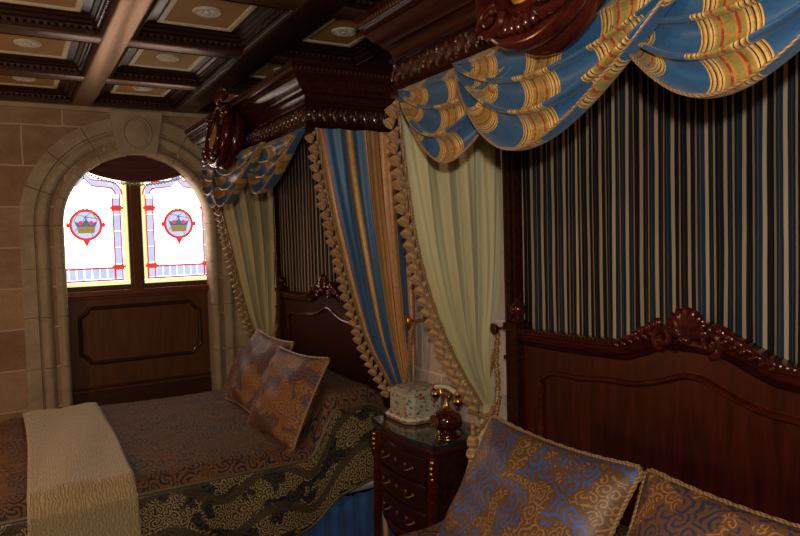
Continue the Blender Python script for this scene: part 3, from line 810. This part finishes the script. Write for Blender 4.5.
rope_loop(tb, [(1.72, 4.90, -.455), (1.73, 4.79, -.52), (1.72, 4.77, -.62), (1.66, 4.765, -.74), (1.60, 4.78, -.80), (1.60, 4.84, -.78), (1.70, 4.88, -.6), (1.72, 4.90, -.47)], .011)

# ------------------------------------------------------------------ pleated striped hangings behind the headboards
def hanging(label, y0, y1):
    n = int((y1-y0)/.0075)
    mb = MB(); mb.grid(lambda u, v: (1.768+.006*math.sin(u*n*.0075/.058*2*PI+.5*math.sin(v*3+u*20)), lerp(y0, y1, u), lerp(-.62, CZ0+.25, v)), n, 12, lambda u, v: (u*(y1-y0), v))
    o = mb.build('striped_hanging', HANG, solid=.003)
    return tag(o, label, 'wall hanging', 'pleated striped hangings behind the headboards')
hanging('dark pleated hanging with beige stripes behind the near headboard', NY0+.07, NY1-.07)
hanging('dark pleated hanging with beige stripes behind the far headboard', FY0+.07, FY1-.07)

# ------------------------------------------------------------------ beds
RAIL = [(0, -.285), (.06, -.290), (.12, -.318), (.17, -.335), (.21, -.353), (.25, -.366), (.30, -.374), (.38, -.379), (.55, -.383), (.80, -.387)]
CRB = [(0, -.365), (.10, -.371), (.18, -.401), (.25, -.424), (.33, -.430), (.56, -.438), (.80, -.438)]
INN = [(0, -.450), (.03, -.452), (.12, -.485), (.22, -.510), (.33, -.517), (.47, -.534), (.58, -.536), (.62, -.545), (.665, -.574)]
ZS = .972
RAIL = [(a, b*ZS) for a, b in RAIL]; CRB = [(a, b*ZS) for a, b in CRB]; INN = [(a, b*ZS) for a, b in INN]
def bed(label, yc, half, k, hmx=.76, ybed=None):
    """k scales the headboard curve sideways"""
    t = thing('bed', label, 'bed', (.8, yc, FZ), 'four foot wide beds with carved headboards')
    yy = [yc-half+2*half*i/80 for i in range(81)]
    rail = lambda y: smooth_interp(RAIL, abs(y-yc)/k)
    crb = lambda y: smooth_interp(CRB, abs(y-yc)/k)
    inn = lambda y: smooth_interp(INN, abs(y-yc)/k)
    mb = MB(); mb.strip([(y, -1.45) for y in yy], [(y, rail(y)-.02) for y in yy], 'x', 1.715, 1.765)
    hb = mb.build('headboard', MAH_V, t)
    # crown moulding swept along the curve
    def sweep(fn, prof, ys):
        m = len(prof); vs = []; fs = []
        for y in ys:
            for o, dz in prof: vs.append((1.715-o, y, fn(y)+dz))
        for j in range(len(ys)-1):
            for i in range(m): fs.append((j*m+i, j*m+(i+1) % m, (j+1)*m+(i+1) % m, (j+1)*m+i))
        fs += [tuple(range(m)), tuple(range((len(ys)-1)*m, len(ys)*m))[::-1]]
        return MB().add(vs, fs)
    sweep(rail, [(-.05, -.02), (-.05, 0), (.0, .004), (.022, .0), (.030, -.006), (.028, -.014), (.018, -.020), (.016, -.028), (.022, -.034), (.018, -.042), (.006, -.050), (-.01, -.052)], yy).build('crown_rail', MAH_RED, hb)
    mb = MB(); nn = int(2*half/.018)
    for i in range(nn):
        y = yc-half+2*half*(i+.5)/nn
        mb.ell((1.690, y, rail(y)-.004), (.007, .0065, .009), 6, 4)
    mb.build('gadroon_edge', MAH, hb)
    sweep(crb, [(-.01, .008), (.006, .008), (.014, .002), (.010, -.006), (.002, -.012), (-.01, -.014)], yy).build('frieze_moulding', MAH, hb)
    inr = [yc-.665*k+2*.665*k*i/70 for i in range(71)]
    im = sweep(inn, [(-.01, .010), (.006, .010), (.014, .003), (.016, -.003), (.006, -.010), (-.01, -.012)], inr)
    for s in (-1, 1): im.box(1.702, 1.716, yc+s*.665*k-.012, yc+s*.665*k+.012, -1.3, -.566)
    im.build('panel_moulding', MAH_RED, hb)
    # posts with finials
    for s in (-1, 1):
        yp = yc+s*(half-.033)
        mb = MB(False); mb.box(1.685, 1.77, yp-.034, yp+.034, FZ, -.365).box(1.678, 1.772, yp-.040, yp+.040, -.383, -.353).box(1.678, 1.772, yp-.040, yp+.040, -.50, -.485)
        po = mb.build('post', MAH, t, bevel=.004)
        mb = MB(); mb.lathe([(.001, -.395), (.026, -.395), (.028, -.388), (.016, -.380), (.012, -.374), (.024, -.364), (.032, -.350), (.031, -.335), (.022, -.322), (.011, -.314), (.009, -.308), (.006, -.300), (.001, -.296)], (1.725, yp, .042), 18)
        mb.build('finial', MAH_RED, po)
    # shell crest
    mb = MB(); base = Vector((1.688, yc, -.325))
    for i in range(-4, 5):
        a = i*.33; L = .088 - .004*abs(i)
        c = base + Vector((-.004, math.sin(a)*L*.5, math.cos(a)*L*.5+.01))
        mb.ell(c, (.016, .0155, L*.56), 8, 8, Matrix.Rotation(-a, 3, 'X'))
    mb.ell(base+Vector((.006, 0, .045)), (.012, .055, .05), 16, 8)
    mb.ell(base+Vector((-.010, 0, 0)), (.018, .022, .016), 10, 6)
    for s in (-1, 1):
        pts = []; rr = []
        for i in range(30):
            q = i/29; a = -PI/2+s*0+2*PI*1.4*q; r = .036*(1-.8*q)
            pts.append((1.684, yc+s*(.078+r*math.cos(a)), -.328+r*math.sin(a))); rr.append(.012*(1-.4*q))
        mb.tube(pts, rr, 8)
        for j in range(6):
            d = .11+j*.028; y = yc+s*d*k
            mb.ell((1.688, y, rail(y)+.014-.003*j), (.014, .026-.002*j, .017-.0018*j), 8, 6, Matrix.Rotation(-s*(.75-.08*j), 3, 'X'))
            mb.ell((1.682, y+s*.012, rail(y)-.014), (.010, .018-.001*j, .009), 8, 5, Matrix.Rotation(s*.6, 3, 'X'))
    mb.build('shell_crest', MAH_RED, hb)
    # mattress, base and skirt
    ym0, ym1 = ybed-hmx, ybed+hmx
    MB().box(-.07, 1.70, ym0+.03, ym1-.03, -1.36, -1.08).build('mattress', WHITEL, t, bevel=.04)
    MB(False).box(.03, 1.70, ym0+.06, ym1-.06, FZ+.12, -1.365).build('bed_base', MAH, t)
    per = [(1.69, ym0+.035), (-.06, ym0+.035), (-.06, ym1-.035), (1.69, ym1-.035)]
    pp = []
    for a, b in zip(per, per[1:]):
        L = math.hypot(b[0]-a[0], b[1]-a[1]); kk = int(L/.012); nx, ny = (b[1]-a[1])/L, -(b[0]-a[0])/L
        for i in range(kk):
            s = i/kk; w = .010*math.sin(i*.9)
            pp.append((lerp(a[0], b[0], s)-nx*w, lerp(a[1], b[1], s)-ny*w))
    mb = MB(); nn = len(pp)-1
    mb.grid(lambda u, v: (pp[round(u*nn)][0], pp[round(u*nn)][1], lerp(-1.36, FZ+.01, v)), nn, 3, lambda u, v: (u*5, v)); mb.build('bed_skirt', BLUESATIN, t, solid=.003)
    return t
NYC, FYC = 1.28, 3.905
bed('near bed with carved mahogany headboard and scallop shell crest at right', 1.243, .822, .972, .77, 1.28)
bed('far bed with dark carved mahogany headboard, in front of the stained glass window', 3.83, .872, 1.03, .80, FYC-.01)

TOPZ = -1.05
def foldmap(p, edge, r, sgn=1):
    """distance p along the cloth -> (position, drop) bending down past edge"""
    d = (p-edge)*sgn
    if d < -r: return p, 0
    s = d+r
    if s < r*PI/2: return edge+sgn*(-r+r*math.sin(s/r)), r-r*math.cos(s/r)
    return edge, r+(s-r*PI/2)
def spread(label, yc, hw, hump, drop=.36, seed=0, hx=(1.22, 1.46)):
    t = thing('bedspread', label, 'bedspread', (.8, yc, TOPZ-drop), 'copper and navy damask bedspreads')
    x_foot, r = -.11, .08
    y0, y1 = yc-hw, yc+hw
    def P(p, q, off=0):
        x, dx = foldmap(p, x_foot, r, -1)
        if q < yc: y, dy = foldmap(q, y0, r, -1)
        else: y, dy = foldmap(q, y1, r, 1)
        side = max(dx, dy)
        h = hump*sstep(hx[0], hx[1], x)*(1-.25*sstep(1.58, 1.74, x))
        rim = 1
        quilt = .0015*math.sin(p*60)*math.sin(q*60)+.006*math.sin(q*7+seed)*math.sin(p*5)
        z = TOPZ-side+h*(1 if side < .02 else max(0, 1-side/.5)) + (quilt if side < .03 else 0)
        if side > .05:
            wv = .016*math.sin((p if dy >= dx else q)*13+seed)*sstep(.05, .3, side)
            if dy >= dx: y += (-1 if q < yc else 1)*(wv+.012+.02*side)
            if dx > .05: x -= wv+.012
        return (x, y, z+off)
    L = drop+r*(PI/2-1)*1.0
    rise = lambda x: .13*sstep(1.0, 1.7, x)
    pa, pb = x_foot-L, 1.70; qa, qb = y0-L, y1+L
    # the top cloth and the deep border are two fabrics
    n1, n2 = 110, 90
    mb = MB(); mb.grid(lambda u, v: P(lerp(x_foot-.03, pb, u), lerp(y0-.03+.0, y1+.03, v)), n1, n2, lambda u, v: (lerp(x_foot, pb, u), lerp(y0, y1, v))); top = mb.build('quilted_top', DAM_TOP, t, solid=.006)
    mb = MB()
    mb.grid(lambda u, v: P(lerp(x_foot-.07, pb, u), lerp(y0-.024, qa+rise(lerp(x_foot, pb, u)), v)), 110, 24, lambda u, v: (lerp(x_foot, pb, u), v*L))
    mb.grid(lambda u, v: P(lerp(x_foot-.07, pb, u), lerp(y1+.024, qb-rise(lerp(x_foot, pb, u)), v)), 110, 24, lambda u, v: (lerp(x_foot, pb, u), v*L))
    mb.grid(lambda u, v: P(lerp(x_foot-.024, pa, v), lerp(y0-.07, y1+.07, u)), 90, 24, lambda u, v: (lerp(y0, y1, u)+3, v*L))
    mb.build('border_drop', DAM_SIDE, t, solid=.006)
    mb = MB()
    hem = [P(lerp(pb, x_foot, i/120), qa+.002+rise(lerp(pb, x_foot, i/120))) for i in range(121)]
    mb.tube(hem, .008, 8, False, 160, 2, .2)
    edge = [Vector(P(lerp(pb, x_foot+.0, i/120), y0-.028))+Vector((0, -.002, .006)) for i in range(121)]
    mb.tube(edge, .009, 8)
    mb.build('hem_cord', m_plain('bronze satin piping', (.16, .10, .045), .5, .1), t)
    return t, P
_, PN = spread('copper and navy damask bedspread on the near bed, bottom right', NYC, .765, .10, seed=2, hx=(1.25, 1.6))
_, PF = spread('copper matelasse bedspread with navy and gold damask border on the far bed', FYC+.02, .825, .265, seed=0, hx=(1.24, 1.42))
# throw across the foot of the far bed
y0f, y1f = FYC+.02-.825, FYC+.02+.825
mb = MB()
def thr(u, v):
    q = lerp(y1f-.02, y0f-.44, v)
    x = lerp(.025, .44, u)+.012*math.sin(v*5)+.03*sstep(.7, 1, v)*(u-.3)
    p = PF(x, q)
    d = sstep(.0, .06, TOPZ-p[2])
    e = .006*math.sin(u*9+v*6)
    return (p[0], p[1]-(.022+.03*sstep(.1, .4, TOPZ-p[2]))*d, p[2]+.016*(1-d)+e*(1-d)+.004)
mb.grid(thr, 30, 120, lambda u, v: (u*.42, v*2.1))
tag(mb.build('throw_blanket', THROW, solid=.014, offset=0), 'cream chenille throw blanket folded across the foot of the far bed', 'blanket')

# ------------------------------------------------------------------ cushions
def cushion(label, loc, rot, w, h, th, mat, group, cols=None):
    t = bpy.data.objects.new('throw_pillow', None); COL.objects.link(t); t.location = (loc[0], loc[1], loc[2]+E); t.rotation_euler = rot
    tag(t, label, 'pillow', group)
    def out(a, b):       # outline, corners drawn out
        return (w/2*a*(1-.07*(1-b*b)*abs(a)), h/2*b*(1-.09*(1-a*a)*abs(b)))
    def F(a, b, s):
        x, z = out(a, b); m = (max(0, 1-abs(a)**2.6)*max(0, 1-abs(b)**2.6))**.55
        wr = .010*math.sin(a*5+b*3+loc[1]*9)*m+.006*math.sin(b*11-a*4)*m
        return (s*(th/2*m)+wr, x, z)
    mb = MB()
    for s in (-1, 1):
        mb.grid(lambda u, v: F(2*u-1, 2*v-1, s), 40, 40, lambda u, v: (u*w+loc[1]*3, v*h))
    body = mb.build('cover', mat, t, raw=True)
    pts = []
    N = 44
    for e in range(4):
        for i in range(N):
            k = -1+2*i/N
            a, b = [(k, -1), (1, k), (-k, 1), (-1, -k)][e]
            x, z = out(a, b)
            # round the corner
            pts.append((0, x, z))
    sm = []
    n = len(pts)
    for i in range(n):
        acc = Vector((0,0,0))
        for d in range(-2, 3): acc += Vector(pts[(i+d) % n])
        sm.append(acc/5)
    mb = MB(); mb.tube(sm, .0065, 8, True, 300, 2, .25); mb.build('cord_trim', ROPE, t, raw=True)
    return t
cushion('copper and blue damask pillow with gold cord, left of two on the near bed', (1.275, 1.49, -.835), (0, math.radians(33), math.radians(0)), .64, .50, .17, DAM_PIL, 'damask pillows with gold cord on the near bed')
cushion('copper and gold damask pillow with gold cord, cut off at the bottom right corner', (1.325, .88, -.85), (0, math.radians(33), math.radians(2)), .62, .50, .16, DAM_PIL2, 'damask pillows with gold cord on the near bed')
cushion('damask pillow on the far bed, nearer the window', (1.32, 4.06, -.83), (math.radians(2), math.radians(28), math.radians(3)), .62, .50, .16, DAM_PIL2, 'damask pillows on the far bed')
cushion('damask pillow on the far bed, nearer the nightstand, leaning in front of the other', (1.27, 3.45, -.85), (math.radians(-2), math.radians(28), math.radians(2)), .66, .50, .17, DAM_PIL2, 'damask pillows on the far bed')

# ------------------------------------------------------------------ nightstand
NS = thing('nightstand', 'dark mahogany nightstand with black marble top and brass mounts between the beds', 'nightstand', (1.63, 2.61, FZ))
nx0, nx1, ny0, ny1, nzt = 1.48, 1.785, 2.29, 2.79, -.865
def bow(u): return nx0 - .035*math.sin(PI*u)
ol = [(bow(i/20)-.018*0, lerp(ny0, ny1, i/20)) for i in range(21)]
def plan(o):
    return [(bow(i/20)-o, lerp(ny0-o, ny1+o, i/20)) for i in range(21)]+[(nx1, ny1+o), (nx1, ny0-o)]
MB(False).prism(plan(.02), 'z', nzt-.022, nzt).build('marble_top', MARBLE, NS, bevel=.006)
MB(False).prism(plan(.012), 'z', nzt-.045, nzt-.022).build('top_moulding', MAH_RED, NS, bevel=.005)
MB(False).prism(plan(-.006), 'z', -1.30, nzt-.045).build('body', MAH, NS)
for z0, z1 in ((-1.05, -.94), (-1.17, -1.06), (-1.29, -1.18)):
    us = [.1+.8*i/16 for i in range(17)]
    mb = MB(False); mb.prism([(bow(u)-.006, lerp(ny0, ny1, u)) for u in us]+[(bow(u)+.012, lerp(ny0, ny1, u)) for u in us[::-1]], 'z', z0, z1)
    dr = mb.build('drawer', MAH, NS, bevel=.004)
    for u in (.3, .7):
        yy = lerp(ny0, ny1, u); xx = bow(u)-.008; zc = (z0+z1)/2
        mb = MB(); mb.tube([(xx-.004-.014*math.sin(PI*i/10), yy-.03+.06*i/10, zc-.012*math.sin(PI*i/10)) for i in range(11)], .004, 6)
        mb.ell((xx, yy-.03, zc), (.007, .010, .013), 8, 6); mb.ell((xx, yy+.03, zc), (.007, .010, .013), 8, 6); mb.build('handle', DBRASS, dr)
    mb = MB(); mb.ell((bow(.5)-.008, (ny0+ny1)/2, (z0+z1)/2), (.006, .010, .016), 8, 6); mb.build('keyhole_plate', DBRASS, dr)
for (lx, ly) in ((nx0+.01, ny0+.012), (nx0+.01, ny1-.012), (nx1-.03, ny0+.012), (nx1-.03, ny1-.012)):
    mb = MB(); front = lx < 1.6
    mb.tube([(lx+(-.02*math.sin(PI*i/16*1.0) if front else 0)-(.03*(i/16)**3 if front else 0)+.0, ly, lerp(-.93, FZ+.004, i/16)) for i in range(17)], [lerp(.026, .014, i/16) for i in range(17)], 10)
    lg = mb.build('leg', MAH_RED, NS)
    if front:
        mb = MB(); sy = -1 if ly < 2.6 else 1
        for i in range(8):
            mb.ell((lx-.022-.006*math.sin(i), ly+sy*.014, -.945-.024*i), (.011-.0008*i, .012-.001*i, .016), 8, 6)
        mb.build('brass_mount', GOLD, lg)
mb = MB(False); mb.prism([(bow(u)-.012+.02*abs(2*u-1), lerp(ny0+.02, ny1-.02, u)) for u in [i/16 for i in range(17)]]+[(nx0+.03, ny1-.02), (nx0+.03, ny0+.02)], 'z', -1.335, -1.30); mb.build('apron', MAH_RED, NS, bevel=.005)

# floral box
BX = thing('keepsake_box', 'cream floral tapestry box with cut corners and cream rope base on the nightstand', 'box', (1.64, 2.68, nzt+.001))
bx0, bx1, by0, by1, c_ = 1.535, 1.745, 2.575, 2.785, .035
def octo(o): 
    a0, a1, b0, b1 = bx0-o, bx1+o, by0-o, by1+o
    return [(a0+c_, b0), (a1-c_, b0), (a1, b0+c_), (a1, b1-c_), (a1-c_, b1), (a0+c_, b1), (a0, b1-c_), (a0, b0+c_)]
MB(False).prism(octo(0), 'z', nzt+.02, nzt+.125).build('body', FLORAL, BX, bevel=.004)
MB(False).prism(octo(.014), 'z', nzt+.001, nzt+.014).build('tray', m_plain('brown gilt tray', (.30, .17, .07), .4, .3), BX, bevel=.004)
mb = MB()
o8 = octo(.010); rp = []
for a, b in zip(o8, o8[1:]+o8[:1]):
    kk = max(3, int(math.hypot(b[0]-a[0], b[1]-a[1])/.008)); rp += [(lerp(a[0], b[0], i/kk), lerp(a[1], b[1], i/kk), nzt+.022) for i in range(kk)]
mb.tube(rp, .008, 8, True, 150, 2, .3); mb.build('rope_edge', CREAMENAMEL, BX)
mb = MB(); o1, o2 = octo(.006), octo(-.055)
mb.add([(x, y, nzt+.125) for x, y in o1]+[(x, y, nzt+.135) for x, y in o1]+[(x, y, nzt+.152) for x, y in octo(-.02)]+[(x, y, nzt+.158) for x, y in o2], [tuple(range(8))[::-1]]+[(8*k+i, 8*k+(i+1) % 8, 8*k+8+(i+1) % 8, 8*k+8+i) for k in range(3) for i in range(8)]+[tuple(range(24, 32))])
mb.smooth = False; mb.build('lid', FLORAL, BX, bevel=.003)

# antique telephone
PX, PY = 1.60, 2.365
PH = thing('telephone', 'antique style telephone with oxblood porcelain body and brass cradle on the nightstand', 'telephone', (PX, PY, nzt+.001))
mb = MB(); mb.lathe([(.001, .002), (.050, .002), (.052, .010), (.040, .016), (.044, .024), (.062, .040), (.068, .060), (.064, .082), (.048, .100), (.030, .108), (.001, .110)], (PX, PY, nzt), 28)
mb.build('body', PORCE, PH)
mb = MB(); mb.lathe([(.030, .104), (.034, .110), (.018, .120), (.012, .135), (.010, .165), (.016, .172), (.001, .176)], (PX, PY, nzt), 18)
mb.tube([(PX, PY-.045, nzt+.195), (PX, PY-.04, nzt+.178), (PX, PY-.02, nzt+.168), (PX, PY+.02, nzt+.168), (PX, PY+.04, nzt+.178), (PX, PY+.045, nzt+.195)], .006, 8)
mb.build('brass_cradle', GOLD, PH)
mb = MB(); mb.lathe([(.050, .001), (.058, .003), (.058, .008), (.050, .010)], (PX, PY, nzt), 28); mb.build('base_ring', GOLD, PH)
mb = MB()
hs = [(PX-.0, PY-.085+.17*i/16, nzt+.192+.016*math.sin(PI*i/16)) for i in range(17)]
mb.tube(hs, [.009+.003*abs(math.cos(PI*i/16)) for i in range(17)], 10)
hsn = mb.build('handset', CREAMENAMEL, PH)
mb = MB()
for s in (-1, 1):
    mb = MB(); mb.lathe([(.001, .0), (.024, .0), (.026, -.006), (.018, -.020), (.010, -.028), (.010, -.036)][::-1], (PX, PY+s*.085, nzt+.172+.0), 16)
    mb.ell((PX, PY+s*.085, nzt+.192), (.016, .014, .016), 10, 6)
    mb.build('earpiece', GOLD, hsn)
mb = MB(); mb.lathe([(.001, -.006), (.030, -.006), (.032, .0), (.024, .006), (.001, .008)], (PX-.066, PY-.0, nzt+.066), 20, 'x'); mb.build('dial', GOLD, PH)

# ------------------------------------------------------------------ camera and light
M = ((0.8618566469882557, -0.5063745324342549, -0.028070499535116047), (0.048529730000018236, 0.02724995156091719, 0.9984499513976918), (0.504824707545388, 0.8618829810606063, -0.048059771220804334))
cam = bpy.data.cameras.new('camera'); co = bpy.data.objects.new('camera', cam); COL.objects.link(co)
r_, u_, f_ = (Vector(a) for a in M)
rot = Matrix((r_, u_, -f_)).transposed().to_4x4()
co.matrix_world = Matrix.Translation((0, 0, E)) @ rot
cam.sensor_width = 36; cam.lens = 667/800*36; cam.clip_start = .02
S.camera = co
def light(name, kind, loc, power, col, size=.1, rot=None):
    l = bpy.data.lights.new(name, kind); o = bpy.data.objects.new(name, l); COL.objects.link(o)
    o.location = (loc[0], loc[1], loc[2]+E); l.energy = power; l.color = col
    if kind == 'AREA': l.size = size
    elif kind == 'POINT' or kind == 'SPOT': l.shadow_soft_size = size
    if rot: o.rotation_euler = rot
    return o
light('camera_flash', 'POINT', (-.03, -.06, .13), 68, (1, .95, .88), .025)
light('bedside_lamp', 'POINT', (-1.3, 3.4, -.25), 32, (1, .62, .34), .14)
light('ceiling_fill', 'POINT', (-.6, 1.2, .80), 22, (1, .66, .38), .12)  # warm fill added near the ceiling, no fitting stands there
W = bpy.data.worlds.new('world'); S.world = W; W.use_nodes = True
W.node_tree.nodes['Background'].inputs[0].default_value = (.5, .6, .8, 1); W.node_tree.nodes['Background'].inputs[1].default_value = .3
S.view_settings.view_transform = 'Standard'; S.view_settings.look = 'None'; S.view_settings.gamma = 1
S.view_settings.exposure = .15; S.view_settings.use_curve_mapping = False
